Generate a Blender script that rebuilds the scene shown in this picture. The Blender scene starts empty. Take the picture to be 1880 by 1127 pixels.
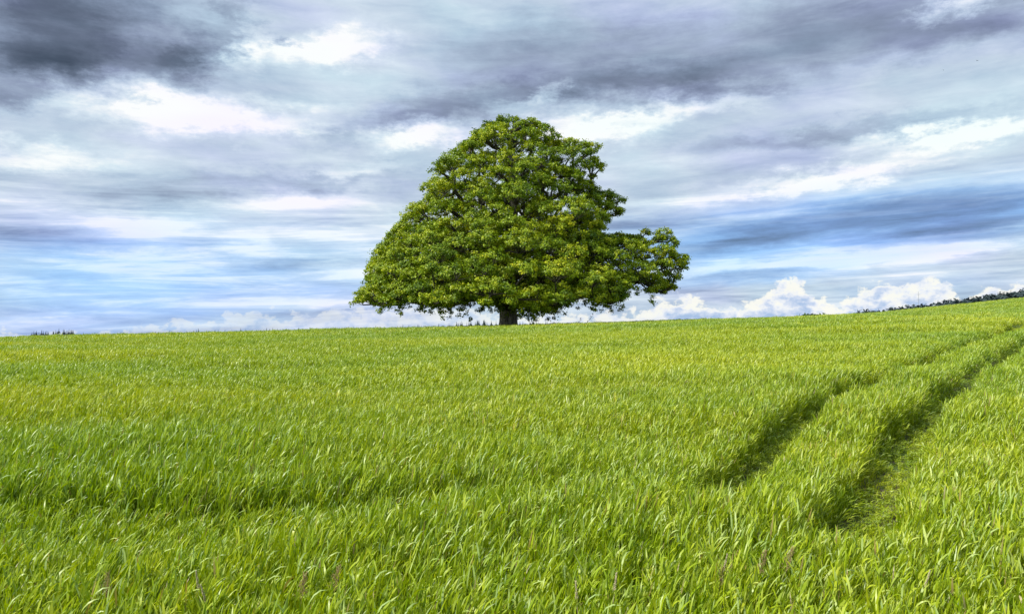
import bpy, bmesh, math, random
import numpy as np
from mathutils import Vector, Matrix

R = math.radians
scn = bpy.context.scene
col = scn.collection
rng = np.random.default_rng(11)
random.seed(11)

# ------------------------------------------------------------------ camera
EYE = 2.05                                   # eye height over the soil
cam_d = bpy.data.cameras.new('camera'); cam = bpy.data.objects.new('camera', cam_d)
col.objects.link(cam); scn.camera = cam
cam_d.sensor_width = 36; cam_d.lens = 28.0; cam_d.clip_start = .05; cam_d.clip_end = 30000
cam.location = (0, 0, EYE); cam.rotation_euler = (R(90 + 2.21), 0, 0)

# ------------------------------------------------------------------ render settings
scn.render.engine = 'CYCLES'
scn.cycles.max_bounces = 5; scn.cycles.diffuse_bounces = 3; scn.cycles.glossy_bounces = 2
scn.cycles.transmission_bounces = 3; scn.cycles.transparent_max_bounces = 8
scn.cycles.use_denoising = True
scn.view_settings.view_transform = 'Standard'; scn.view_settings.look = 'None'
scn.view_settings.gamma = 1.0; scn.view_settings.use_curve_mapping = False
EXPOSURE = 0.85
scn.view_settings.exposure = EXPOSURE

# ------------------------------------------------------------------ sun
SUN_AZ, SUN_EL = -104.0, 47.0                 # clockwise from +Y: off to the left of the camera
sd = bpy.data.lights.new('sun', 'SUN'); sun = bpy.data.objects.new('sun', sd); col.objects.link(sun)
sd.energy = 3.6; sd.angle = R(9); sd.color = (1.0, .955, .87)
_s = Vector((math.sin(R(SUN_AZ)) * math.cos(R(SUN_EL)), math.cos(R(SUN_AZ)) * math.cos(R(SUN_EL)), math.sin(R(SUN_EL))))
sun.rotation_euler = _s.to_track_quat('Z', 'Y').to_euler(); sun.location = (-30, -30, 40)

# ------------------------------------------------------------------ node helpers
def lin(r, g, b):
    f = lambda c: (c / 255 / 12.92) if c / 255 <= .04045 else ((c / 255 + .055) / 1.055) ** 2.4
    return (f(r), f(g), f(b), 1)

class NT:
    """thin wrapper that adds nodes and links sockets"""
    def __init__(s, tree): s.t = tree; s.n = tree.nodes; s.l = tree.links
    def put(s, sock, v):
        if v is None: return
        if isinstance(v, bpy.types.NodeSocket): s.l.new(v, sock)
        else: sock.default_value = v
    def node(s, typ, ins=(), **kw):
        n = s.n.new(typ)
        for k, v in kw.items(): setattr(n, k, v)
        for k, v in (ins.items() if isinstance(ins, dict) else enumerate(ins)): s.put(n.inputs[k], v)
        return n
    def m(s, op, a, b=None, c=None, clamp=False):
        n = s.n.new('ShaderNodeMath'); n.operation = op; n.use_clamp = clamp
        s.put(n.inputs[0], a); s.put(n.inputs[1], b); s.put(n.inputs[2], c)
        return n.outputs[0]
    def vm(s, op, a, b=None, out=0):
        n = s.n.new('ShaderNodeVectorMath'); n.operation = op
        s.put(n.inputs[0], a); s.put(n.inputs[1], b)
        return n.outputs[out]
    def noise(s, vec, scale, detail=4, rough=.5, dist=0, lac=2.0):
        n = s.node('ShaderNodeTexNoise', {'Scale': scale, 'Detail': detail, 'Roughness': rough, 'Distortion': dist, 'Lacunarity': lac})
        if vec is not None: s.l.new(vec, n.inputs['Vector'])
        return n
    def rng(s, v, a, b, c, d, kind='LINEAR'):
        n = s.n.new('ShaderNodeMapRange'); n.interpolation_type = kind
        s.put(n.inputs[0], v)
        for i, q in enumerate((a, b, c, d)): s.put(n.inputs[1 + i], q)
        return n.outputs[0]
    def mix(s, f, a, b, blend='MIX'):
        n = s.n.new('ShaderNodeMix'); n.data_type = 'RGBA'; n.blend_type = blend
        s.put(n.inputs[0], f); s.put(n.inputs[6], a); s.put(n.inputs[7], b)
        return n.outputs[2]
    def ramp(s, f, stops, interp='LINEAR'):
        n = s.n.new('ShaderNodeValToRGB'); n.color_ramp.interpolation = interp
        e = n.color_ramp.elements
        while len(e) < len(stops): e.new(.5)
        for q, (p, c) in zip(e, stops): q.position = p; q.color = c
        s.put(n.inputs[0], f)
        return n.outputs[0]

# ------------------------------------------------------------------ world: broken layered cloud over a Nishita sky
world = bpy.data.worlds.new('World'); scn.world = world; world.use_nodes = True
world.node_tree.nodes.clear()
W = NT(world.node_tree)
tc = W.node('ShaderNodeTexCoord').outputs['Generated']
sep = W.node('ShaderNodeSeparateXYZ', [tc])
dx, dy, dz = sep.outputs
az = W.m('MULTIPLY', W.m('ARCTAN2', dx, dy), 180 / math.pi)             # azimuth, degrees clockwise from +Y
el = W.m('MULTIPLY', W.m('ARCSINE', W.m('MINIMUM', W.m('MAXIMUM', dz, -1), 1)), 180 / math.pi)
ae = W.node('ShaderNodeCombineXYZ', [az, el, 0.0]).outputs[0]
# cloud-deck plane coordinates: the layers close up towards the horizon
den = W.m('ADD', W.m('MAXIMUM', dz, 0), .10)
deck = W.node('ShaderNodeCombineXYZ', [W.m('DIVIDE', dx, den), W.m('DIVIDE', dy, den), 0.0]).outputs[0]
warp_n = W.noise(deck, 1.5, 6, .6).outputs['Color']
warp_c = W.vm('SUBTRACT', warp_n, (.5, .5, .5))
rag_n = W.vm('SUBTRACT', W.noise(W.vm('MULTIPLY', ae, (.13, .26, 1)), 2.6, 8, .68).outputs['Color'], (.5, .5, .5))
pos = W.vm('ADD', ae, W.vm('ADD', W.vm('MULTIPLY', warp_c, (9, 3.0, 0)), W.vm('MULTIPLY', rag_n, (7, 3.6, 0))))

pos_low = W.vm('ADD', ae, W.vm('ADD', W.vm('MULTIPLY', warp_c, (8, .9, 0)), W.vm('MULTIPLY', rag_n, (5, .7, 0))))   # low layers keep flat edges

def blob(a, e, ra, re, tilt, amp):
    """soft elliptical swelling of the cloud layer at azimuth a, elevation e (degrees)"""
    mp = W.node('ShaderNodeMapping', {'Vector': pos_low if e < 9.6 else pos, 'Location': (a, e, 0), 'Rotation': (0, 0, R(tilt)), 'Scale': (ra, re, 1)}, vector_type='TEXTURE')
    g = W.node('ShaderNodeTexGradient', [mp.outputs[0]], gradient_type='SPHERICAL')
    return W.rng(g.outputs['Fac'], 0, 1, 0, amp, 'SMOOTHSTEP')

def add(vals, start):
    acc = start
    for v in vals: acc = W.m('ADD', acc, v)
    return acc

fbm = W.noise(deck, .9, 8, .58, .6).outputs['Fac']
fine = W.noise(W.vm('MULTIPLY', ae, (.10, .42, 1)), 1.7, 7, .62, .4).outputs['Fac']
# long flat streaks, closer together low down, rising a little to the east
se = W.m('SUBTRACT', el, W.m('MULTIPLY', az, .045))
streak = W.noise(W.node('ShaderNodeCombineXYZ', [W.m('MULTIPLY', az, .045), W.m('MULTIPLY', se, .62), 3.7]).outputs[0], 1.9, 8, .66, .5).outputs['Fac']
low = W.rng(el, 13, 6, .12, 1.0, 'SMOOTHSTEP')
base = W.m('ADD', .70, W.m('ADD', W.m('MULTIPLY', W.m('SUBTRACT', fbm, .5), .66), W.m('MULTIPLY', W.m('SUBTRACT', fine, .5), .34)))
base = W.m('ADD', base, W.m('MULTIPLY', W.m('SUBTRACT', streak, .5), W.m('MULTIPLY', low, .95)))
dark = [  # azimuth, elevation, half-widths, tilt, amount
    (-30, 19.6, 11, 4.6, 5, -.50), (-30, 17.0, 10, 2.3, 9, -.30), (-22, 18.2, 4.6, 2.4, 22, -.36), (-33, 14.5, 4, 1.5, 12, -.25),
    (-19, 21.4, 2.2, 2.0, 40, -.20), (-16.8, 20.0, 1.8, .8, 15, -.24),
    (3, 19.5, 17, 5, 3, -.24), (-3.5, 16.6, 10, 1.8, 4, -.20), (6, 17.4, 11, 2.0, 3, -.20), (-7, 15.4, 5, 1.2, 8, -.16),
    (14, 17.6, 12, 2.0, 5, -.18), (24, 20.5, 20, 4.5, 4, -.24), (31, 18.6, 8, 1.6, 3, -.14),
    (-15, 11.0, 12, 1.5, 4, -.18), (-25, 9.0, 9, 1.3, 3, -.24), (-31, 6.4, 8, 1.1, 0, -.20), (-12, 14.0, 7, 1.2, 5, -.10), (-16, 5.2, 6, .6, 3, -.2),
    (25, 8.3, 15, 1.3, 4, -.42), (30, 7.9, 9, .9, 5, -.2), (17, 6.6, 13, .8, 4, -.42), (9.0, 7.9, 8, .7, 2, -.22), (29, 6.9, 9, .6, 4, -.3), (17, 4.4, 9, .5, 3, -.2),
    (22, 13.6, 16, 1.1, 4, -.16)]
light = [
    (-20, 14.8, 12, 1.8, 4, .28), (-26, 15.0, 8, 1.6, 8, .18), (-7, 14.0, 7, 1.4, 3, .30), (5.5, 14.4, 8, 1.5, 4, .28), (12, 15.6, 9, 1.1, 7, .2),
    (-13.5, 20.0, 6, 2.0, 12, .32), (-18.3, 19.2, 1.8, 2.4, -20, .2), (-12, 11.8, 6, .9, 4, .18), (-32, 11.3, 8, 1.4, -3, .22), (29, 13.0, 9, 1.3, 6, .28), (22, 10.8, 12, 1.1, 6, .24),
    (13, 9.4, 6, .8, 3, .20), (26, 5.3, 15, .75, 3, .40), (13, 4.9, 8, .8, 3, .26), (2, 8.5, 14, 4, 0, .10), (-18, 6.4, 3.2, 1.1, 0, .16), (-9, 4.6, 8, .8, 3, .22), (-27, 3.2, 16, 3.5, 0, .12), (-14, 6.0, 26, 5, 0, .13), (18, 5.0, 20, 3, 2, .08), (-17, 9.2, 10, 1.0, 4, .2), (-24, 7.4, 9, .7, 2, .16),
    (29.5, 20.6, 2.4, 1.2, 6, .34), (2.6, 16.9, 2.6, 1.1, 24, .34)]
L = add([blob(*b) for b in dark + light], base)
L = W.m('MINIMUM', W.m('MAXIMUM', L, 0), 1)
cloud = W.ramp(L, [(0, lin(62, 74, 92)), (.22, lin(102, 114, 136)), (.42, lin(142, 156, 182)), (.62, lin(181, 199, 221)), (.80, lin(216, 230, 243)), (.93, lin(252, 254, 255))])
# lilac / sea-green tinge that comes and goes through the deck
tin = W.noise(W.vm('MULTIPLY', ae, (.05, .16, 1)), 1.6, 3, .5).outputs['Fac']
cloud = W.mix(W.rng(tin, .50, .68, 0, .6), cloud, W.mix(1.0, cloud, (.96, .89, 1.08, 1), 'MULTIPLY'))
cloud = W.mix(W.rng(tin, .50, .32, 0, .6), cloud, W.mix(1.0, cloud, (.91, 1.03, 1.0, 1), 'MULTIPLY'))
# bluer, thinner air low down: gaps between the layers
blue = add([blob(*b) for b in [(-27, 2.4, 20, 6.0, 0, 1.05), (-12, 3.2, 9, 1.4, 0, .4), (22, 7.2, 28, 3.6, 4, 1.5), (17, 4.2, 14, 1.0, 3, .7), (27, 3.3, 8, 1.6, 3, .35), (-20, 5.5, 24, 4.5, 0, .45)]], 0.0)
blue = W.m('MULTIPLY', blue, W.rng(streak, .34, .62, 1.15, .55), clamp=True)
bl_col = W.mix(1.0, cloud, (.52, .78, 1.16, 1), 'MULTIPLY')
cloud = W.mix(blue, cloud, bl_col)
nish = W.node('ShaderNodeTexSky', sky_type='NISHITA', sun_disc=False, sun_elevation=R(SUN_EL), sun_rotation=R(SUN_AZ), altitude=400, air_density=1.0, dust_density=.6, ozone_density=1.5).outputs[0]
# bank of cumulus heads low over the horizon: height of the tops against azimuth
tops = [(-180, 2.2), (-60, 1.6), (-40, 1.0), (-33, .4), (-27, .5), (-24, 1.1), (-21, 1.2), (-18, 2.0), (-16, 1.6), (-13.5, 2.2), (-12, 2.3), (-10, 1.9), (-6, 2.3), (0, 1.8), (6, 1.8), (10, 2.3), (12.5, 3.1), (14, 2.7), (15.5, 2.1), (17, 2.9), (18.3, 3.5), (19.3, 4.3), (20.3, 3.0), (21.8, 2.4), (23, 3.0), (25, 3.5), (27, 3.6), (28.2, 4.0), (29.2, 2.6), (31, 3.2), (33, 3.3), (40, 2.6), (60, 3.0), (180, 2.2)]
fc = W.node('ShaderNodeFloatCurve', {'Factor': 1.0, 'Value': W.rng(az, -180, 180, 0, 1)})
cv = fc.mapping.curves[0]
while len(cv.points) < len(tops): cv.points.new(.5, .5)
for p, (a, h) in zip(cv.points, tops): p.location = ((a + 180) / 360, h / 6); p.handle_type = 'AUTO'
fc.mapping.update()
bil = W.noise(W.vm('MULTIPLY', ae, (.55, .75, 1)), 1.5, 7, .58).outputs['Fac']
over = W.m('SUBTRACT', W.m('ADD', W.m('MULTIPLY', fc.outputs[0], 6), W.m('MULTIPLY', W.m('SUBTRACT', bil, .55), 3.4)), el)
cmask = W.m('MULTIPLY', W.rng(over, -.12, .22, 0, 1, 'SMOOTHSTEP'), W.rng(az, -14, 16, .38, .92, 'SMOOTHSTEP'))
cin = W.noise(W.vm('MULTIPLY', ae, (.42, .62, 1)), 1.7, 6, .6).outputs['Fac']
cshade = W.m('ADD', W.rng(over, .1, 1.3, 0, .55), W.rng(cin, .42, .64, -.30, .55), clamp=True)
ccol = W.ramp(cshade, [(0, lin(255, 254, 244)), (.30, lin(242, 245, 250)), (.65, lin(206, 219, 242)), (1, lin(168, 194, 230))])
K = 10 / 2 ** EXPOSURE                        # photo tone -> radiance at background strength 0.1
tone = W.mix(cmask, cloud, ccol)
sky_c = W.vm('SCALE', tone); W.n[-1].inputs['Scale'].default_value = K
cover = W.rng(blue, 0, 1, 1.0, .86)
skyc = W.mix(W.m('MAXIMUM', cover, cmask), nish, sky_c)
bg = W.node('ShaderNodeBackground', {'Color': skyc, 'Strength': .1})
W.l.new(bg.outputs[0], W.node('ShaderNodeOutputWorld').inputs[0])
world.cycles.sampling_method = 'MANUAL'; world.cycles.sample_map_resolution = 128

# ------------------------------------------------------------------ object helpers
def tag(o, label=None, cat=None, group=None, kind=None):
    if label: o['label'] = label
    if cat: o['category'] = cat
    if group: o['group'] = group
    if kind: o['kind'] = kind
    return o

def empty(name, loc, rz=0):
    o = bpy.data.objects.new(name, None); col.objects.link(o)
    o.location = loc; o.rotation_euler = (0, 0, rz); o.empty_display_size = .3
    return o

def fast_mesh(name, verts, faces, mat=None, smooth=True, attrs=None):
    """verts (n,3); faces (m,3) or (m,4) int arrays"""
    me = bpy.data.meshes.new(name)
    verts = np.asarray(verts, np.float32); faces = np.asarray(faces, np.int32)
    k = faces.shape[1]; m = len(faces)
    me.vertices.add(len(verts)); me.vertices.foreach_set('co', verts.ravel())
    me.loops.add(m * k); me.loops.foreach_set('vertex_index', faces.ravel())
    me.polygons.add(m); me.polygons.foreach_set('loop_start', np.arange(0, m * k, k, dtype=np.int32))
    me.polygons.foreach_set('loop_total', np.full(m, k, np.int32))
    me.polygons.foreach_set('use_smooth', np.full(m, smooth, bool))
    for an, (dom, vals) in (attrs or {}).items():
        a = me.attributes.new(an, 'FLOAT', dom); a.data.foreach_set('value', np.asarray(vals, np.float32))
    me.update(calc_edges=True)
    if mat: me.materials.append(mat)
    return me

def obj(name, me, parent=None, loc=None):
    o = bpy.data.objects.new(name, me); col.objects.link(o)
    if parent: o.parent = parent
    if loc is not None: o.location = loc
    return o

class Tubes:
    """collects tapered tubes, all quads"""
    def __init__(s): s.v = []; s.f = []; s.n = 0
    def tube(s, pts, rad, sides=6, flute=0, cap=True):
        pts = np.asarray(pts, float); k = len(pts)
        rad = np.asarray(rad, float)
        T = np.gradient(pts, axis=0); T /= np.linalg.norm(T, axis=1)[:, None] + 1e-9
        ref = np.array([1., 0, 0]) if abs(T[0][0]) < .8 else np.array([0, 1., 0])
        A = np.cross(T, ref); A /= np.linalg.norm(A, axis=1)[:, None] + 1e-9
        B = np.cross(T, A)
        th = np.arange(sides) * 2 * np.pi / sides
        rr = rad[:, None] * (1 + flute * np.sin(th * 5 + 1.3)[None] + flute * .7 * np.sin(th * 3 + .4)[None])
        V = pts[:, None, :] + rr[..., None] * (np.cos(th)[None, :, None] * A[:, None] + np.sin(th)[None, :, None] * B[:, None])
        i = np.arange(k - 1)[:, None] * sides; j = np.arange(sides)[None]
        j2 = (j + 1) % sides
        Fq = np.stack([i + j, i + j2, i + sides + j2, i + sides + j], -1).reshape(-1, 4) + s.n
        s.v.append(V.reshape(-1, 3)); s.f.append(Fq); s.n += k * sides
        if cap and sides == 4: s.f.append(np.array([[s.n - 4, s.n - 3, s.n - 2, s.n - 1]]))
    def mesh(s, name, mat): return fast_mesh(name, np.concatenate(s.v), np.concatenate(s.f), mat)

# ------------------------------------------------------------------ materials
def material(name):
    m = bpy.data.materials.new(name); m.use_nodes = True; m.node_tree.nodes.clear()
    return m, NT(m.node_tree)

def finish(t, shader, disp=None):
    o = t.node('ShaderNodeOutputMaterial'); t.l.new(shader, o.inputs[0])

def leaf_shader(t, colr, trans_col, trans=.35, gloss=.35, rough=.42):
    d = t.node('ShaderNodeBsdfPrincipled', {'Base Color': colr, 'Roughness': rough, 'Specular IOR Level': gloss})
    tr = t.node('ShaderNodeBsdfTranslucent', [trans_col])
    mx = t.node('ShaderNodeMixShader', [trans, d.outputs[0], tr.outputs[0]])
    return mx.outputs[0]

def mat_wheat():
    m, t = material('young_wheat_leaf')
    b = t.node('ShaderNodeAttribute', attribute_name='blade').outputs['Fac']
    ti = t.node('ShaderNodeAttribute', attribute_name='tint', attribute_type='INSTANCER').outputs['Fac']
    c = t.ramp(b, [(0, (.12, .20, .005, 1)), (.35, (.265, .345, .004, 1)), (.62, (.385, .45, .005, 1)), (.82, (.45, .50, .03, 1)), (.95, (.46, .54, .14, 1)), (1, (.36, .27, .08, 1))])
    c = t.mix(ti, t.mix(1.0, c, (.68, .84, 1.15, 1), 'MULTIPLY'), t.mix(1.0, c, (1.14, 1.08, .8, 1), 'MULTIPLY'))
    tc = t.mix(1.0, c, (1.25, 1.2, .5, 1), 'MULTIPLY')
    finish(t, leaf_shader(t, c, tc, .32, .42, .42))
    return m

def mat_oak_leaf():
    m, t = material('oak_leaf')
    b = t.node('ShaderNodeAttribute', attribute_name='leaf').outputs['Fac']
    c = t.ramp(b, [(0, (.04, .10, .004, 1)), (.4, (.21, .31, .004, 1)), (.75, (.40, .45, .006, 1)), (.93, (.48, .46, .010, 1)), (1, (.36, .26, .02, 1))])
    tc = t.mix(1.0, c, (1.3, 1.3, .5, 1), 'MULTIPLY')
    finish(t, leaf_shader(t, c, tc, .16, .35, .5))
    return m

def mat_far_foliage(name, a, b, scale=.35):
    m, t = material(name)
    p = t.node('ShaderNodeNewGeometry').outputs['Position']
    n = t.noise(p, scale, 3).outputs['Fac']
    rn = t.node('ShaderNodeObjectInfo').outputs['Random']
    f = t.m('ADD', t.rng(n, .35, .65, 0, .7), t.m('MULTIPLY', rn, .3))
    c = t.mix(f, a, b)
    finish(t, leaf_shader(t, c, c, .15, .2, .6))
    return m

def mat_bark(name, a, b, moss=None):
    m, t = material(name)
    p = t.node('ShaderNodeTexCoord').outputs['Object']
    st = t.vm('MULTIPLY', p, (1, 1, .22))
    n = t.noise(st, 7, 6, .65, .8).outputs['Fac']
    w = t.node('ShaderNodeTexVoronoi', {'Vector': st, 'Scale': 9.0}, feature='DISTANCE_TO_EDGE').outputs['Distance']
    c = t.mix(t.rng(n, .35, .68, 0, 1), a, b)
    if moss: c = t.mix(t.rng(t.noise(p, 1.3, 4).outputs['Fac'], .52, .66, 0, .6), c, moss)
    hgt = t.m('ADD', t.rng(w, 0, .25, 0, 1), t.m('MULTIPLY', n, .7))
    bp = t.node('ShaderNodeBump', {'Height': hgt, 'Distance': .06, 'Strength': .9})
    d = t.node('ShaderNodeBsdfPrincipled', {'Base Color': c, 'Roughness': .9, 'Normal': bp.outputs[0]})
    finish(t, d.outputs[0])
    return m

def mat_plain(name, c, rough=.8, var=.25, scale=6):
    m, t = material(name)
    n = t.noise(t.node('ShaderNodeTexCoord').outputs['Object'], scale, 4).outputs['Fac']
    cc = t.mix(t.rng(n, .3, .7, 0, 1), tuple(q * (1 - var) for q in c[:3]) + (1,), tuple(min(1, q * (1 + var)) for q in c[:3]) + (1,))
    d = t.node('ShaderNodeBsdfPrincipled', {'Base Color': cc, 'Roughness': rough})
    finish(t, d.outputs[0])
    return m

def mat_soil():
    m, t = material('field_soil')
    p = t.node('ShaderNodeNewGeometry').outputs['Position']
    n = t.noise(p, 2.2, 8, .65).outputs['Fac']
    n2 = t.noise(p, 30, 4, .6).outputs['Fac']
    soil = t.mix(t.rng(n2, .3, .7, 0, 1), (.05, .036, .022, 1), (.12, .09, .055, 1))
    green = t.mix(t.rng(n2, .3, .7, 0, 1), (.06, .12, .01, 1), (.13, .21, .02, 1))
    d2 = t.vm('LENGTH', p, out=1)
    f = t.m('MAXIMUM', t.rng(n, .48, .60, 0, .8), t.rng(d2, 25, 60, 0, 1))
    bp = t.node('ShaderNodeBump', {'Height': t.m('ADD', n, n2), 'Distance': .04, 'Strength': .8})
    d = t.node('ShaderNodeBsdfPrincipled', {'Base Color': t.mix(f, soil, green), 'Roughness': .95, 'Normal': bp.outputs[0]})
    finish(t, d.outputs[0])
    return m

M_wheat = mat_wheat(); M_leaf = mat_oak_leaf()
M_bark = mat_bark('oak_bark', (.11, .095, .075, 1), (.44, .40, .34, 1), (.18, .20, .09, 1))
M_limb = mat_bark('oak_limb_bark_shaded', (.03, .025, .02, 1), (.11, .095, .075, 1))  # darker copy of the oak bark: shade of the crown gaps put into the colour
M_farbark = mat_plain('far_bark', (.05, .04, .03, 1), .9)
M_spruce = mat_far_foliage('hazed_spruce_needles', (.024, .042, .042, 1), (.050, .075, .070, 1))  # lighter and bluish: distance haze painted into the needle colour
M_broad = mat_far_foliage('far_broadleaf', (.035, .07, .016, 1), (.085, .14, .03, 1))
M_darkbroad = mat_far_foliage('far_hazed_wood', (.024, .040, .044, 1), (.048, .072, .072, 1))  # blue-grey cast of far air is put into this foliage colour
M_soil = mat_soil()

# ------------------------------------------------------------------ terrain
CROP = .50
_xt = np.linspace(-400, 400, 1601)
_zc = np.interp(_xt, [-400, -120, -80, -48, -24, 0, 23.6, 36.4, 48.2, 60, 90, 200, 400], [-1.4, -.2, .65, 1.42, 2.05, 2.60, 3.40, 3.86, 5.2, 6.5, 8.7, 11, 12])
_k = np.exp(-.5 * (np.arange(-40, 41) / 10.) ** 2); _k /= _k.sum()
_zc = np.convolve(np.pad(_zc, 40, mode='edge'), _k, mode='valid')
_zf = np.interp(_xt, [-400, -150, -60, 0, 60, 110, 135, 170, 215, 300, 400], [-9, -8, -6.5, -6, -5.6, -4.6, -2.5, 2.0, 7.5, 14, 17])
_zf = np.convolve(np.pad(_zf, 40, mode='edge'), _k, mode='valid')

def sstep(a, b, x):
    t = np.clip((x - a) / (b - a), 0, 1); return t * t * (3 - 2 * t)

def ground(x, y):
    x = np.asarray(x, float); y = np.asarray(y, float)
    near = np.interp(x, _xt, _zc) * (1 - (1 - np.clip((y + 2) / 78, 0, 1)) ** 1.7)
    near = near + .035 * np.sin(x * .55 + 1.3 * np.sin(y * .31)) * np.sin(y * .62 + .5 + .4 * np.sin(x * .23)) * sstep(3, 9, y) * (1 - sstep(45, 70, y))
    far = np.interp(x, _xt, _zf)
    z = near + (far - near) * sstep(78, 235, y)
    return z - 12 * sstep(420, 1500, np.hypot(x, y))

def track_shape(x, y):
    """crop height left standing (0..1): wheel tracks and the flattened swath"""
    h = np.ones_like(x)
    for pts, w, depth in TRACKS:
        p = np.array(pts); d = np.full(x.shape, 1e9); dep = np.zeros_like(x)
        for i in range(len(p) - 1):
            a, b = p[i, :2], p[i + 1, :2]; ab = b - a
            t = np.clip(((x - a[0]) * ab[0] + (y - a[1]) * ab[1]) / (ab @ ab), 0, 1)
            q = np.hypot(x - a[0] - t * ab[0], y - a[1] - t * ab[1])
            s = p[i, 2] + t * (p[i + 1, 2] - p[i, 2])
            m = q < d; d = np.where(m, q, d); dep = np.where(m, s, dep)
        wob = 1 + .12 * np.sin(x * 1.3 + y * .9) + .07 * np.sin(x * 4.3 - y * 3.1)
        wob = wob * (1 + y / 70)                            # the far lines have spread wider
        h = np.minimum(h, 1 - depth * dep * (1 - sstep(w * .8 * wob, w * 1.45 * wob, d)))
    return h

# third number: how clear the track is there
LEFT = [(1.25, 5.9, 0), (1.83, 6.9, .9), (2.61, 8.34, 1), (4.19, 11.19, 1), (6.44, 14.3, 1), (10.49, 19.7, 1), (19.24, 30.9, 1), (24.4, 38.2, 1), (33, 48, 1), (45, 60, .8), (60, 74, .5)]
RIGHT = [(1.85, 4.7, 0), (2.37, 5.63, .8), (3.05, 6.8, 1), (3.8, 8.0, 1), (5.16, 10.1, 1), (8.62, 15.0, 1), (15.29, 23.8, 1), (23.5, 34.3, 1), (31.5, 43, 1), (44, 55, .8), (62, 72, .5)]
SWATH = [(-8, 6.2, .8), (-3.48, 5.6, .9), (-2.36, 5.35, 1), (-.93, 5.8, .8), (.0, 6.2, .5), (1.4, 6.9, 0)]
TRACKS = [(LEFT, .21, .80), (RIGHT, .22, .82), (SWATH, .38, .36)]

def axis(breaks):
    out = []
    for a, b, n in breaks: out += list(np.linspace(a, b, n, endpoint=False))
    return np.array(out + [breaks[-1][1]])
gx = axis([(-9000, -1500, 8), (-1500, -400, 12), (-400, -120, 30), (-120, -40, 40), (-40, 40, 130), (40, 120, 40), (120, 400, 30), (400, 1500, 12), (1500, 9000, 8)])
gy = axis([(-3000, -300, 8), (-300, -20, 14), (-20, 0, 20), (0, 60, 150), (60, 120, 60), (120, 400, 50), (400, 1500, 16), (1500, 9500, 10)])
GX, GY = np.meshgrid(gx, gy)
GZ = ground(GX, GY)
nx, ny = len(gx), len(gy)
ii = (np.arange(ny - 1)[:, None] * nx + np.arange(nx - 1)[None]).ravel()
field = obj('field_ground', fast_mesh('field_ground', np.stack([GX, GY, GZ], -1).reshape(-1, 3), np.stack([ii, ii + 1, ii + nx + 1, ii + nx], -1), M_soil))
tag(field, 'rolling field soil under the green crop', kind='structure')

# ------------------------------------------------------------------ young wheat
def blades(r, n, spread, hmin, hmax, lmin, lmax, wmin, wmax, segs, wind=.8):
    """n leaves, each a bent tapering strip; returns verts, quads, per-vertex random"""
    ang = r.uniform(0, 2 * np.pi, n); rad = spread * np.sqrt(r.uniform(0, 1, n))
    base = np.stack([rad * np.cos(ang), rad * np.sin(ang), r.uniform(hmin, hmax, n)], 1)
    dirn = np.stack([r.normal(wind, .8, n), r.normal(.10, .7, n)], 1)
    dirn /= np.linalg.norm(dirn, axis=1)[:, None] + 1e-6
    Ln = r.uniform(lmin, lmax, n); wd = r.uniform(wmin, wmax, n)
    t0 = r.uniform(.05, .45, n); t1 = t0 + r.gamma(2.0, .28, n); t1 = np.minimum(t1, 2.3)
    tw0 = r.uniform(-.9, .9, n); tw1 = tw0 + r.normal(0, .7, n)
    s = np.linspace(0, 1, segs + 1)
    prof = np.interp(s, [0, .12, .4, .7, .9, 1], [.45, .75, 1, .8, .38, .03])
    P = base.copy(); V = []
    for k in range(segs + 1):
        th = t0 + (t1 - t0) * s[k] ** 1.6
        tan = np.stack([np.sin(th) * dirn[:, 0], np.sin(th) * dirn[:, 1], np.cos(th)], 1)
        if k: P = P + tan * (Ln / segs)[:, None]
        side = np.stack([-dirn[:, 1], dirn[:, 0], np.zeros(n)], 1)
        nor = np.cross(side, tan)
        tw = (tw0 + (tw1 - tw0) * s[k])[:, None]
        ax = side * np.cos(tw) + nor * np.sin(tw)
        h = ax * (wd * prof[k] * .5)[:, None]
        V.append(np.stack([P - h, P + h], 1))
    V = np.stack(V, 1)                                  # n, segs+1, 2, 3
    b = np.arange(n)[:, None] * (segs + 1) * 2; k = np.arange(segs)[None] * 2
    Fq = np.stack([b + k, b + k + 1, b + k + 3, b + k + 2], -1).reshape(-1, 4)
    rnd = r.beta(2.2, 2.2, n); pale = r.uniform(0, 1, n)
    rnd = np.where(pale > .84, r.uniform(.84, .95, n), np.minimum(rnd, .84)); rnd = np.where(pale > .992, 1.0, rnd)
    return V.reshape(-1, 3), Fq, np.repeat(rnd, (segs + 1) * 2)

def stems(r, n, spread, h):
    V = []; Fq = []; nb = 0
    for i in range(n):
        a = r.uniform(0, 6.28); q = spread * math.sqrt(r.uniform())
        x, y = q * math.cos(a), q * math.sin(a); w = .0035
        tx, ty = x + r.normal(.02, .02), y + r.normal(0, .02)
        c = r.uniform(0, 3.14); ux, uy = math.cos(c) * w, math.sin(c) * w
        V += [(x - ux, y - uy, -.03), (x + ux, y + uy, -.03), (tx + ux * .7, ty + uy * .7, h), (tx - ux * .7, ty - uy * .7, h)]
        Fq.append((nb, nb + 1, nb + 2, nb + 3)); nb += 4
    return np.array(V), np.array(Fq), np.full(nb, .45)

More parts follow.
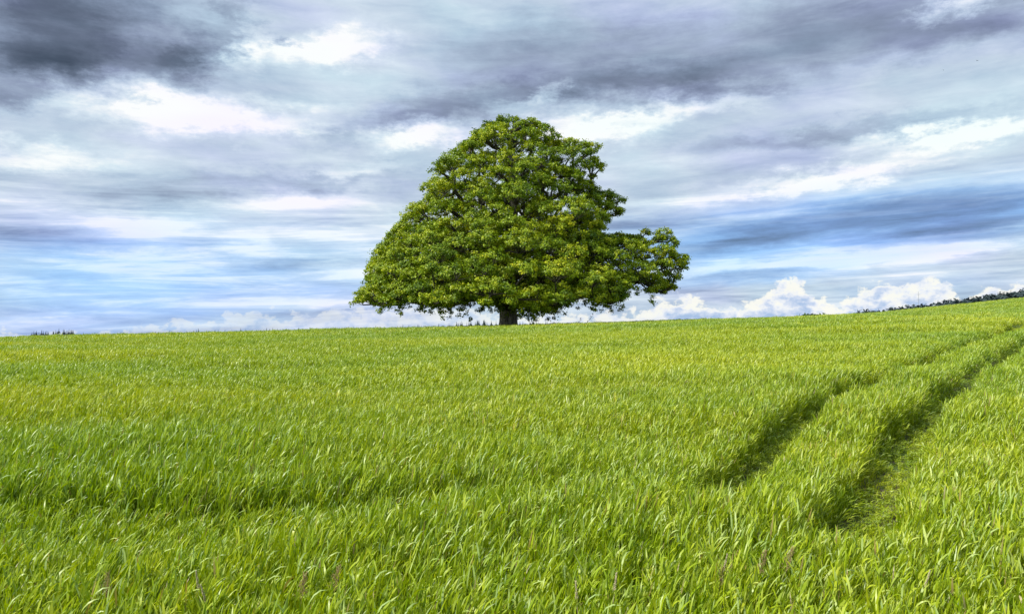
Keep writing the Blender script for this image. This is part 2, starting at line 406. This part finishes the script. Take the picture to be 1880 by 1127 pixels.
variants = bpy.data.collections.new('wheat_tufts')
spec = [('a', 16, dict(n=42, spread=.055, hmin=.06, hmax=.42, lmin=.06, lmax=.145, wmin=.0065, wmax=.0135, segs=4)),
        ('b', 8, dict(n=72, spread=.10, hmin=.12, hmax=.42, lmin=.065, lmax=.14, wmin=.009, wmax=.016, segs=3)),
        ('c', 8, dict(n=110, spread=.24, hmin=.18, hmax=.42, lmin=.075, lmax=.15, wmin=.015, wmax=.026, segs=2))]
starts = {}; idx = 0
for key, cnt, kw in spec:
    starts[key] = (idx, cnt)
    for i in range(cnt):
        v, f, a = blades(rng, **kw)
        if key == 'a':
            sv, sf, sa = stems(rng, 5, .05, .38)
            f = np.concatenate([f, sf + len(v)]); v = np.concatenate([v, sv]); a = np.concatenate([a, sa])
        variants.objects.link(bpy.data.objects.new('tuft_%s%02d' % (key, i), fast_mesh('tuft', v, f, M_wheat, attrs={'blade': ('POINT', a)})))
        idx += 1

def wave(x, y, sc, seed):
    r = np.random.default_rng(seed); o = np.zeros_like(x)
    for i in range(7):
        a = r.uniform(0, np.pi); k = sc * r.uniform(.5, 2.2)
        o += np.sin((x * math.cos(a) * .45 + y * math.sin(a) * 1.4) * k + r.uniform(0, 6.28)) / 2.6
    return o

def scatter(y0, y1, sp, slope=.70, pad=3.5):
    ys = np.arange(y0, y1, sp); P = []
    for y in ys:
        w = slope * max(y, 0) + pad; x = np.arange(-w, w, sp); P.append(np.stack([x, np.full(len(x), y)], 1))
    P = np.concatenate(P); P += rng.uniform(-.5, .5, P.shape) * sp * 1.15
    return P

pts = []; vidx = []; rot = []; scl = []; tint = []
for key, y0, y1, sp in (('a', 1.6, 14, .072), ('b', 14, 38, .14), ('c', 38, 100, .32)):
    P = scatter(y0, y1, sp)
    x, y = P[:, 0], P[:, 1]
    keep = np.hypot(x + .4, y - 75) > 1.0
    keep &= np.hypot(x, y) > .8
    x, y = x[keep], y[keep]; n = len(x)
    h = track_shape(x, y)
    hv = 1 + .10 * wave(x, y, 1.4, 3) + .11 * wave(x, y, .5, 4) + rng.normal(0, .07, n)
    if key == 'c': hv = 1 + .13 * wave(x, y, .5, 4) + rng.normal(0, .10, n)
    sz = np.clip(h * hv, .10, 1.4)
    # plants in the tracks are trodden down and sparse
    keep = (h > .5) | (rng.uniform(0, 1, n) < .8)
    x, y, h, sz, n = x[keep], y[keep], h[keep], sz[keep], int(keep.sum())
    pts.append(np.stack([x, y, ground(x, y) - .01], 1))
    s0, c = starts[key]; vidx.append(rng.integers(s0, s0 + c, n))
    lean = np.where(h < .6, .5, .0)
    rot.append(np.stack([rng.normal(0, .10, n) + lean * rng.normal(0, .8, n), rng.normal(.05, .10, n) + lean * rng.normal(.2, .8, n), rng.normal(0, .75, n)], 1))
    sxy = (.6 + .4 * sz) * rng.uniform(.85, 1.15, n)
    scl.append(np.stack([sxy, sxy, sz], 1))
    tn = .40 - .10 * sstep(15, 50, y) + .32 * wave(x, y, .35, 9) + .12 * wave(x, y, 1.5, 10) + rng.normal(0, .16, n)
    tint.append(np.clip(tn, 0, 1))
pts = np.concatenate(pts); vidx = np.concatenate(vidx); rot = np.concatenate(rot); scl = np.concatenate(scl); tint = np.concatenate(tint)
cm_ = bpy.data.meshes.new('wheat_crop'); cm_.vertices.add(len(pts)); cm_.vertices.foreach_set('co', pts.astype(np.float32).ravel())
for nme, typ, val in (('vidx', 'INT', vidx.astype(np.int32)), ('rot', 'FLOAT_VECTOR', rot), ('scl', 'FLOAT_VECTOR', scl), ('tint', 'FLOAT', tint)):
    a = cm_.attributes.new(nme, typ, 'POINT'); a.data.foreach_set('vector' if typ == 'FLOAT_VECTOR' else 'value', val.astype(np.int32 if typ == 'INT' else np.float32).ravel())
cm_.materials.append(M_wheat)
wheat = obj('wheat_crop', cm_)
tag(wheat, 'dense bright green young cereal crop covering the whole field', 'crop', kind='stuff')
ng = bpy.data.node_groups.new('plant_wheat', 'GeometryNodeTree')
ng.interface.new_socket('Geometry', in_out='INPUT', socket_type='NodeSocketGeometry')
ng.interface.new_socket('Geometry', in_out='OUTPUT', socket_type='NodeSocketGeometry')
G = NT(ng)
gi = G.node('NodeGroupInput'); go = G.node('NodeGroupOutput')
def named(n, typ):
    q = G.node('GeometryNodeInputNamedAttribute', data_type=typ); q.inputs['Name'].default_value = n
    return q.outputs['Attribute']
ci = G.node('GeometryNodeCollectionInfo', {'Collection': variants, 'Separate Children': True, 'Reset Children': True})
e2r = G.node('FunctionNodeEulerToRotation', [named('rot', 'FLOAT_VECTOR')])
iop = G.node('GeometryNodeInstanceOnPoints', {'Points': gi.outputs[0], 'Instance': ci.outputs[0], 'Pick Instance': True, 'Instance Index': named('vidx', 'INT'), 'Rotation': e2r.outputs[0], 'Scale': named('scl', 'FLOAT_VECTOR')})
ng.links.new(iop.outputs[0], go.inputs[0])
md = wheat.modifiers.new('plants', 'NODES'); md.node_group = ng

# ------------------------------------------------------------------ the oak
OX, OY = -.4, 75.0
OZ = float(ground(OX, OY)) - .12
PX = 75 / 1462.0                                         # metres per outline unit
outline = [(652,562),(660,545),(672,520),(680,490),(690,462),(705,440),(722,420),(738,400),(752,388),(775,370),(782,345),(795,325),(806,300),(820,283),(838,270),(855,255),(870,238),(890,222),(912,213),(935,211),(960,213),(985,217),(1000,225),(1012,238),(1030,250),(1050,253),(1075,256),(1095,265),(1107,282),(1106,300),(1114,318),(1098,330),(1085,338),(1105,346),(1130,352),(1146,368),(1148,385),(1152,400),(1135,405),(1114,404),(1108,415),(1118,432),(1140,425),(1165,427),(1190,420),(1225,420),(1240,440),(1255,462),(1266,488),(1250,505),(1245,525),(1232,545),(1215,553),(1190,545),(1165,528),(1150,538),(1150,558),(1135,562),(1105,562),(1080,553),(1050,562),(1030,570),(1010,577),(985,581),(965,578),(950,572),(925,560),(905,568),(880,562),(850,556),(835,568),(810,572),(780,568),(750,562),(720,564),(690,568),(665,571)]
poly = np.array([((u - 932) * PX, (620 - v) * PX + EYE - OZ) for u, v in outline])   # metres from the trunk's foot

def in_poly(x, z, p=poly):
    x = np.asarray(x); z = np.asarray(z); c = np.zeros(x.shape, bool); j = len(p) - 1
    for i in range(len(p)):
        xi, zi = p[i]; xj, zj = p[j]
        c ^= ((zi > z) != (zj > z)) & (x < (xj - xi) * (z - zi) / (zj - zi + 1e-12) + xi); j = i
    return c
def edge_dist(x, z, p=poly):
    d = np.full(np.shape(x), 1e9)
    for i in range(len(p)):
        a = p[i - 1]; b = p[i]; ab = b - a
        t = np.clip(((x - a[0]) * ab[0] + (z - a[1]) * ab[1]) / (ab @ ab), 0, 1)
        d = np.minimum(d, np.hypot(x - a[0] - t * ab[0], z - a[1] - t * ab[1]))
    return d
ro = np.random.default_rng(5)
zmax = poly[:, 1].max(); zmin = poly[:, 1].min()
def half_width(z):
    zz = np.array([1.0, 2.0, 3.0, 5, 7, 9, 11, 13, 15, 17, 18.5, 19.4, 20.2]); rr = np.array([9, 13.0, 14.6, 14.2, 12.6, 10.8, 9.2, 7.9, 7.0, 5.2, 3.4, 2.0, .6])
    return np.interp(z, zz, rr)
# boughs: leaf masses spread through the crown, mostly near its skin
N = 90000
bx = ro.uniform(poly[:, 0].min(), poly[:, 0].max(), N); bz = ro.uniform(zmin, zmax, N)
br = .45 + 1.6 * ro.uniform(0, 1, N)
ok = in_poly(bx, bz); ed = edge_dist(bx, bz); ok &= (ed > br * .62) & ((br > .95) | (ed < 1.4))
bx, bz, br, ed = bx[ok], bz[ok], br[ok], ed[ok]
hw = half_width(bz)
dep = np.sqrt(np.maximum(hw ** 2 - bx ** 2, 0)); dep = np.maximum(dep, np.minimum(ed * 1.1, 3.0))
q = ro.uniform(0, 1, len(bx)); sgn = np.where(ro.uniform(0, 1, len(bx)) < .70, -1, 1)
by = sgn * dep * np.where(ro.uniform(0, 1, len(bx)) < .80, .74 + .26 * q, q * .8)
# the outline is the one seen from 75 m off: boughs nearer than the stem are that much smaller, farther ones larger
bz = EYE - OZ + (bz - (EYE - OZ)) * (1 + by / 75); bx = bx * (1 + by / 75)
# the under-skirt is hollow near the stem
hollow = (np.hypot(bx, by) < 2.4) & (bz < 2.4)
hollow |= (np.hypot(bx, by) < 8.0) & (bz < 3.4) & (by > -2.5)
bx, by, bz, br = bx[~hollow], by[~hollow], bz[~hollow], br[~hollow]
B = []
cx = np.zeros((0, 3)); cr = np.zeros(0)
for x, y, z, r in zip(bx, by, bz, br):
    if len(cx):
        d = np.sqrt(((cx - (x, y, z)) ** 2 * (1, .8, 1.35)).sum(1))
        if (d < (cr + r) * (.82 if x > 10 else .73 if z < 9 else .82)).any(): continue
    cx = np.vstack([cx, (x, y, z)]); cr = np.append(cr, r)
    if len(cx) >= 1000: break
print('boughs', len(cx))
# skeleton: every bough is joined to the nearest wood that costs least to reach
leader = [(0, 0, 0), (.05, 0, 1.2), (.0, .05, 2.4), (.1, .1, 3.8), (.25, 0, 5.6), (.2, .1, 7.6), (.45, 0, 9.6), (.6, -.1, 11.6), (.4, 0, 13.6), (.3, .1, 15.4), (.2, 0, 17.0)]
nodes = [np.array(p, float) for p in leader]; parent = [-1] + list(range(len(leader) - 1)); plen = [0.0]
for i in range(1, len(leader)): plen.append(plen[-1] + np.linalg.norm(nodes[i] - nodes[i - 1]))
bough_node = {}
order = np.argsort(np.hypot(cx[:, 0], cx[:, 1]) + .25 * cx[:, 2])
for b in order:
    t = cx[b] - np.array([0, 0, cr[b] * .25])
    A = np.array(nodes); dv = t - A; d = np.linalg.norm(dv, axis=1)
    rad_n = np.hypot(A[:, 0], A[:, 1]); rad_t = math.hypot(t[0], t[1])
    cost = d + .34 * np.array(plen) + np.where(rad_n > rad_t + .6, 5, 0) + np.maximum(0, A[:, 2] - t[2] - .4) * .9 + np.where(A[:, 2] < 2.2, 9, 0)
    k = int(np.argmin(cost)); p0 = nodes[k]; ns = max(1, int(d[k] / .9))
    mid = (p0 + t) / 2 + np.array([0, 0, .10 * d[k]]) + ro.normal(0, .07 * d[k], 3)
    prev = k
    for s in range(1, ns + 1):
        u = s / ns; p = (1 - u) ** 2 * p0 + 2 * u * (1 - u) * mid + u * u * t + (ro.normal(0, .07, 3) if s < ns else 0)
        nodes.append(p); parent.append(prev); plen.append(plen[prev] + np.linalg.norm(p - nodes[prev])); prev = len(nodes) - 1
    bough_node[b] = prev
nn = len(nodes); area = np.zeros(nn); kids = [[] for _ in range(nn)]
for i in range(1, nn): kids[parent[i]].append(i)
for i in range(nn - 1, -1, -1):
    if not kids[i]: area[i] = .028 ** 2.25
    else: area[i] = sum(area[k] for k in kids[i]) + .004 ** 2.25
    # children always carry a larger index
rad = area ** (1 / 2.25)
rad *= .62 / rad[3]
rad = np.maximum(rad, .02)
oak = empty('oak_tree', (OX, OY, OZ))
tag(oak, 'great solitary oak with a broad domed crown on the crest of the green field', 'tree')
# trunk with a flared, fluted foot
tt = Tubes()
hz = np.array([0, .12, .3, .6, 1.0, 1.5, 2.1, 2.8, 3.8, 5.6, 7.6, 9.6, 11.6, 13.6, 15.4, 17.0])
lz = np.array(leader); cpt = np.stack([np.interp(hz, lz[:, 2], lz[:, 0]), np.interp(hz, lz[:, 2], lz[:, 1]), hz], 1)
trad = np.interp(hz, [0, .12, .3, .6, 1.0, 1.5, 2.1, 2.8, 3.8], [1.22, 1.10, 1.0, .93, .87, .83, .82, .84, .74])
up = hz > 3.8; trad[up] = np.interp(hz[up], lz[3:, 2], rad[3:len(leader)])
tt.tube(cpt, trad, 28, flute=.045)
obj('trunk', tt.mesh('trunk', M_bark), oak)
# limbs: one mesh for everything that grows from one place on the trunk
nl = len(leader)
def chain_tubes(root, tb):
    stack = [(root, parent[root])]
    while stack:
        i, p = stack.pop(); ch = [p, i]
        while kids[i]:
            ks = sorted(kids[i], key=lambda k: -rad[k]); 
            for k in ks[1:]: stack.append((k, i))
            i = ks[0]; ch.append(i)
        rr = [min(rad[ch[0]], rad[ch[1]] * 1.25)] + [rad[k] for k in ch[1:]]; rr[-1] *= .6
        tb.tube([nodes[k] for k in ch], rr, 10 if rr[0] > .15 else 6 if rr[0] > .06 else 4)
for k in range(nl):
    for c in kids[k]:
        if c < nl: continue
        tb = Tubes(); chain_tubes(c, tb)
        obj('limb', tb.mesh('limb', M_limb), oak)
# leaf sprays on every bough, on its upper and outer side
twigs = Tubes(); SP = []; SN = []; SC = []
for b in range(len(cx)):
    c = cx[b]; r = cr[b]; node = nodes[bough_node[b]]
    out = np.array([c[0], c[1], (c[2] - 6) * .7]); out /= np.linalg.norm(out) + 1e-6
    ns = int(7 + 19 * r * r); tone = ro.normal(0, .10)
    d = ro.normal(0, 1, (ns, 3)) + out * .55 + np.array([0, 0, .45]); d /= np.linalg.norm(d, axis=1)[:, None]
    flip = (d[:, 2] < -.12) & (ro.uniform(0, 1, ns) < .88); d[flip, 2] *= -.8
    p = c + d * r * (1.06 - .42 * ro.uniform(0, 1, (ns, 1)) ** 2.4 + np.where(ro.uniform(0, 1, (ns, 1)) < .12, .28, 0)) * np.array([1.06, 1.06, .72])
    pa = p[:, 0] / (1 + p[:, 1] / 75); pz = (p[:, 2] - (EYE - OZ)) / (1 + p[:, 1] / 75) + EYE - OZ
    keep = in_poly(pa, pz) | (edge_dist(pa, pz) < ro.uniform(.05, .8, ns))
    d, p = d[keep], p[keep]
    for s in range(len(p)):
        SP.append(p[s]); SN.append(d[s]); SC.append(tone)
        if s % 2 == 0:
            m = (node + p[s]) / 2 + ro.normal(0, .08, 3)
            twigs.tube([node, m, p[s] + d[s] * .12], [.018, .013, .006], 3, cap=False)
# hanging dead twigs under the skirt
for i in range(190):
    a = ro.uniform(-np.pi, np.pi); q = ro.uniform(3.5, 13)
    x = q * math.cos(a); y = q * math.sin(a)
    near = np.argmin(np.hypot(cx[:, 0] - x, cx[:, 1] - y) + .8 * cx[:, 2]); p = cx[near] + np.array([ro.normal(0, .4), ro.normal(0, .4), -cr[near] * .4])
    ln = ro.uniform(.25, .95); e = p + np.array([ro.normal(0, .35), ro.normal(0, .35), -ln])
    twigs.tube([nodes[bough_node[near]], p, (p + e) / 2 + ro.normal(0, .05, 3), e], [.022, .018, .012, .005], 3, cap=False)
    for q_ in ((p + e) / 2, e)[i % 2:]: SP.append(q_); SN.append(np.array([0, -.2, .1])); SC.append(ro.normal(-.08, .08))
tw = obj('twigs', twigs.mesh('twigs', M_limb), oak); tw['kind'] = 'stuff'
SP = np.array(SP); SN = np.array(SN); SC = np.array(SC)
PER = 28; ns = len(SP); nlv = ns * PER
C = np.repeat(SP, PER, 0) + ro.normal(0, .12, (nlv, 3)) * np.array([1.1, 1.1, .8])
nrm = np.repeat(SN, PER, 0) * .9 + np.array([0, 0, .45]) + ro.normal(0, .48, (nlv, 3)); nrm /= np.linalg.norm(nrm, axis=1)[:, None]
ax = np.cross(nrm, ro.normal(0, 1, (nlv, 3))); ax /= np.linalg.norm(ax, axis=1)[:, None]
sd_ = np.cross(nrm, ax)
ln = ro.uniform(.11, .21, nlv)[:, None]; wd = ln * ro.uniform(.28, .40, nlv)[:, None]
V = np.stack([C - ax * ln * .55, C - sd_ * wd + ax * ln * .08 + nrm * wd * .35, C + ax * ln * .6 - nrm * ln * .12, C + sd_ * wd + ax * ln * .08 + nrm * wd * .35], 1)
FT = np.arange(nlv)[:, None] * 4
FT = np.concatenate([FT + np.array([0, 2, 1]), FT + np.array([0, 3, 2])], 0)
lv = np.clip(.46 + np.repeat(SC + ro.normal(0, .13, ns), PER) + ro.normal(0, .11, nlv), 0, .92)
me = fast_mesh('crown', V.reshape(-1, 3), FT, M_leaf, smooth=False, attrs={'leaf': ('POINT', np.repeat(lv, 4))})
cr_o = obj('crown', me, oak); cr_o['kind'] = 'stuff'
print('sprays', ns, 'leaves', nlv)

# ------------------------------------------------------------------ far trees
def spruce_mesh(seed, tiers=13):
    r = np.random.default_rng(seed); V = []; Fq = []
    for k in range(tiers):
        u = k / (tiers - 1); z = .10 + .88 * u; rr = .22 * (1 - u) ** .8 + .006
        m = 11
        for j in range(m):
            a = 2 * np.pi * (j + r.uniform(-.3, .3)) / m + k * .7; q = rr * r.uniform(.7, 1.2); w = .060 * (1.04 - u)
            ca, sa = math.cos(a), math.sin(a); i = len(V)
            V += [(0, 0, z + .045), (ca * q * .6 - sa * w, sa * q * .6 + ca * w, z - .01), (ca * q, sa * q, z - .045 + r.uniform(-.015, .015)), (ca * q * .6 + sa * w, sa * q * .6 - ca * w, z - .01)]
            Fq.append((i, i + 1, i + 2, i + 3))
    return fast_mesh('spruce_crown', np.array(V), np.array(Fq), M_spruce, smooth=False)

def broad_mesh(seed, mat, n=900):
    r = np.random.default_rng(seed)
    K = 16; bc = r.normal(0, 1, (K, 3)); bc /= np.linalg.norm(bc, axis=1)[:, None]; bc *= r.uniform(.1, .30, (K, 1)); bc[:, 2] = bc[:, 2] * 1.0 + .62
    k = r.integers(0, K, n); d = r.normal(0, 1, (n, 3)); d /= np.linalg.norm(d, axis=1)[:, None]
    c = bc[k] + d * r.uniform(.09, .16, (n, 1))
    nr = d + r.normal(0, .5, (n, 3)); nr /= np.linalg.norm(nr, axis=1)[:, None]
    a = np.cross(nr, r.normal(0, 1, (n, 3))); a /= np.linalg.norm(a, axis=1)[:, None]; s = np.cross(nr, a); w = r.uniform(.02, .04, (n, 1))
    V = np.stack([c - a * w, c - s * w, c + a * w, c + s * w], 1).reshape(-1, 3)
    return fast_mesh('broadleaf_crown', V, np.arange(n * 4).reshape(-1, 4), mat, smooth=False)

def stem_mesh():
    t = Tubes(); t.tube([(0, 0, -.02), (0, 0, .2), (.005, 0, .6), (0, 0, .93)], [.022, .017, .010, .003], 6); return t.mesh('far_trunk', M_farbark)
sp_m = [spruce_mesh(s) for s in (1, 2, 3, 4)]
br_m = [broad_mesh(s, M_broad) for s in (5, 6, 7)]; db_m = [broad_mesh(s, M_darkbroad) for s in (8, 9, 10)]
st_m = stem_mesh()
def far_tree(name, meshes, x, y, h, wide, label, group):
    z = float(ground(x, y)) - .1
    o = empty(name, (x, y, z), random.uniform(0, 6.28)); o.scale = (h * wide, h * wide, h)
    obj('trunk', st_m, o); obj('crown', random.choice(meshes), o)
    return tag(o, label, 'tree', group)
def top_for(u, v, y):                                    # height a tree at distance y needs to show up to direction (u, v)
    x = (u - 940) / 1462 * y
    return x, (620 - v) / 1462 * y + EYE - (float(ground(x, y)) - .1)
# spruce wood along the rise beyond the tractor tracks
ridge = [(1560, 574), (1600, 571), (1650, 569), (1700, 561), (1750, 554), (1800, 547), (1850, 540), (1880, 534), (1960, 520)]
ru = np.array(ridge, float)
u = 1575.0; k = 0
while u < 1950:
    y = random.uniform(250, 285); v = np.interp(u, ru[:, 0], ru[:, 1])
    if k % 6 == 0:
        x, h = top_for(u, v - random.uniform(2.5, 6), y); far_tree('spruce_tree', sp_m, x, y, h, random.uniform(1.0, 1.5), 'dark pointed spruce standing above the far wood on the rise beyond the tractor tracks', 'spruces of the far wood on the rise')
    else:
        x, h = top_for(u, v - 1 + random.uniform(-1.5, 1.5), y); far_tree('dark_tree', db_m, x, y, h, random.uniform(1.0, 1.4), 'dark rounded tree in the far wood on the rise beyond the tractor tracks', 'rounded trees of the far wood on the rise')
    u += random.uniform(2.6, 4.8); k += 1
# green bushes where the rise begins
for u, v, w in [(1452, 574, .8), (1463, 571, .9), (1478, 573, 1), (1496, 571, 1.2), (1512, 572, 1), (1528, 572, 1.2), (1545, 571, 1.2), (1560, 573, 1.1), (1575, 573, 1.2), (1590, 574, 1)]:
    y = random.uniform(170, 190); x, h = top_for(u, v, y)
    far_tree('green_tree', br_m, x, y, h, w, 'mid green bushy tree at the lower end of the far wood', 'bushy green trees at the end of the far wood')
# spruces behind the oak and along the left horizon
def spruce_run(u0, u1, step, prof, y0, y1, label, group):
    u = u0
    while u < u1:
        y = random.uniform(y0, y1); v = np.interp(u, *prof) + random.triangular(-4.5, 2.5, 0)
        x, h = top_for(u, v, y); far_tree('spruce_tree', sp_m, x, y, max(h, 3), random.uniform(1.1, 1.7), label, group)
        u += random.choice((.25, .4, .6, .9, 2.2)) * step
spruce_run(838, 914, 3.6, ([838, 850, 870, 885, 900, 914], [594, 592, 590, 590, 592, 594]), 235, 300, 'dark spruce in the small far wood showing beside the oak trunk under its branches', 'spruces of the small wood behind the oak')
spruce_run(948, 1020, 6, ([948, 970, 985, 1020], [593, 590, 590, 594]), 290, 360, 'small haze-tinted spruce on the skyline beside the oak trunk, in loose line', 'loose skyline spruces behind the oak')
spruce_run(690, 836, 8.5, ([690, 760, 836], [600.5, 599, 596]), 290, 360, 'tiny spruce tip on the skyline under the long low oak branches', 'skyline spruces under the oak branches')
spruce_run(58, 136, 3.6, ([58, 80, 110, 130, 136], [611, 609, 607.5, 607, 609]), 235, 300, 'dark spruce in the small far wood on the bare skyline beyond the lowest field edge', 'spruces of the small wood on the skyline')
spruce_run(138, 180, 7, ([138, 180], [613, 613]), 260, 320, 'single tiny spruce on the open skyline next to the small far wood', 'open skyline spruces by the small wood')
spruce_run(312, 660, 14, ([312, 400, 500, 660], [607.5, 606, 604, 601.5]), 280, 350, 'single tiny spruce tip scattered along the open skyline', 'scattered skyline spruces')

# ------------------------------------------------------------------ a far mast above the wood
def make_mast(x, y, h):
    z = float(ground(x, y)) - .2
    o = empty('radio_mast', (x, y, z)); mm = mat_plain('mast_steel', (.18, .19, .2, 1), .5)
    t = Tubes(); t.tube([(0, 0, 0), (0, 0, h * .6), (0, 0, h)], [.09, .07, .05], 8); obj('pole', t.mesh('pole', mm), o)
    for k in (.80, .93):
        t = Tubes(); t.tube([(-.9, 0, h * k), (0, 0, h * k), (.9, 0, h * k)], [.04, .05, .04], 6); obj('cross_arm', t.mesh('cross_arm', mm), o)
    tag(o, 'thin grey mast rising behind the dark far wood', 'mast')
x_, h_ = top_for(1687, 535, 380); make_mast(x_, 380, h_)

# ------------------------------------------------------------------ two birds high in the clouds
def bird_mesh():
    V = [(-.16, 0, 0), (-.05, .035, .02), (.10, .03, .02), (.17, 0, .015), (.10, -.03, .02), (-.05, -.035, .02), (0, 0, .055), (0, 0, -.03), (-.26, .04, 0), (-.26, -.04, 0),
         (.05, .18, .09), (-.05, .17, .085), (-.02, .40, .05), (.05, -.18, .09), (-.05, -.17, .085), (-.02, -.40, .05)]
    Fq = [(0, 1, 6), (1, 2, 6), (2, 3, 6), (3, 4, 6), (4, 5, 6), (5, 0, 6), (1, 0, 7), (2, 1, 7), (3, 2, 7), (4, 3, 7), (5, 4, 7), (0, 5, 7), (0, 8, 9), (2, 1, 10), (1, 11, 10), (10, 11, 12), (5, 4, 13), (5, 13, 14), (14, 13, 15)]
    return fast_mesh('bird', np.array(V), np.array(Fq), mat_plain('bird_feathers', (.02, .02, .025, 1), .7), smooth=False)
bm_ = bird_mesh()
for u, v, rz in ((1741, 124, .6), (1805, 106, 1.9)):
    o = obj('bird', bm_, loc=((u - 940) / 1462 * 190, 190, (620 - v) / 1462 * 190 + EYE)); o.rotation_euler = (.2, .1, rz)
    tag(o, 'tiny dark bird in flight against the pale cloud', 'bird', 'birds in the cloudy sky')

# ------------------------------------------------------------------ tall weeds on the crest and dry grass heads in the foreground
M_dry = mat_plain('dry_grass', (.42, .36, .22, 1), .8); M_brown = mat_plain('brown_panicle', (.30, .22, .09, 1), .85); M_weed = mat_plain('weed_stem', (.07, .08, .035, 1), .8)
def crest_weed(x, y, h, lean, seed, label):
    r = np.random.default_rng(seed); o = empty('tall_weed', (x, y, float(ground(x, y)) - .03))
    P = np.array([(lean * h * s ** 1.3 + r.normal(0, .01), r.normal(0, .01), h * s) for s in np.linspace(0, 1, 7)])
    t = Tubes(); t.tube(P, np.linspace(.022, .008, 7), 5); obj('stalk', t.mesh('stalk', M_weed), o)
    for k in (3, 4, 5, 6, 6):
        a = r.uniform(0, 6.28); e = P[k] + np.array([math.cos(a) * .12, math.sin(a) * .12, .10]); t = Tubes()
        t.tube([P[k], (P[k] + e) / 2 + (0, 0, .02), e, e + (0, 0, .05)], [.009, .02, .04, .008], 5); obj('seed_head', t.mesh('seed_head', M_weed), o)
    tag(o, label, 'weed')
crest_weed(6.6, 73, 1.35, .62, 3, 'leaning dark weed stalk with knobbly heads on the field crest near the oak')
crest_weed(6.2, 73, .95, .02, 4, 'short upright dark weed stalk beside the leaning one on the field crest')

def panicle(x, y, h, lean, seed, mat, bushy, label, group):
    r = np.random.default_rng(seed); o = empty('grass_stalk', (x, y, float(ground(x, y)) - .02), r.uniform(-.5, .5))
    P = np.array([(lean * h * s ** 1.5, 0, h * s) for s in np.linspace(0, 1, 8)])
    t = Tubes(); t.tube(P, np.linspace(.0032, .0016, 8), 5); obj('stem', t.mesh('stem', mat), o)
    t = Tubes(); n = 70 if bushy else 46; up = P[-1] - P[-2]; up /= np.linalg.norm(up)
    for i in range(n):
        s = i / n; b = P[-1] + up * (.0 + (.13 if bushy else .09) * s)
        a = r.uniform(0, 6.28); q = (.035 if bushy else .007) * (1 - .75 * s) * r.uniform(.4, 1)
        e = b + np.array([math.cos(a) * q, math.sin(a) * q, .012 + q * .5])
        if bushy: t.tube([b, e], [.0006, .0006], 3, cap=False)
        t.tube([e, e + (0, 0, .005), e + (math.cos(a) * .002, math.sin(a) * .002, .011)], [.0006, .0024, .0004], 4)
    obj('seed_head', t.mesh('seed_head', mat), o)
    tag(o, label, 'grass', group)
for i, (x, y, h, l) in enumerate([(.46, 4.0, .47, .10), (1.02, 4.15, .50, .16), (-1.50, 4.0, .48, -.12), (-1.42, 3.98, .43, -.2), (.34, 3.95, .44, -.05), (2.0, 4.1, .45, .2)]):
    panicle(x, y, h, l, 20 + i, M_dry, False, 'pale dry grass stalk with a narrow seed head among the nearest green leaves', 'pale dry stalks in the crop')
for i, (x, y, h, l) in enumerate([(1.2, 4.25, .45, .25), (.98, 4.1, .41, .2), (-1.1, 4.05, .41, .1), (-1.0, 4.1, .43, .2), (-2.1, 4.1, .41, .1), (1.32, 4.3, .46, .3)]):
    panicle(x, y, h, l, 40 + i, M_brown, True, 'brownish feathery grass panicle low among the nearest green leaves', 'brown feathery panicles in the crop')
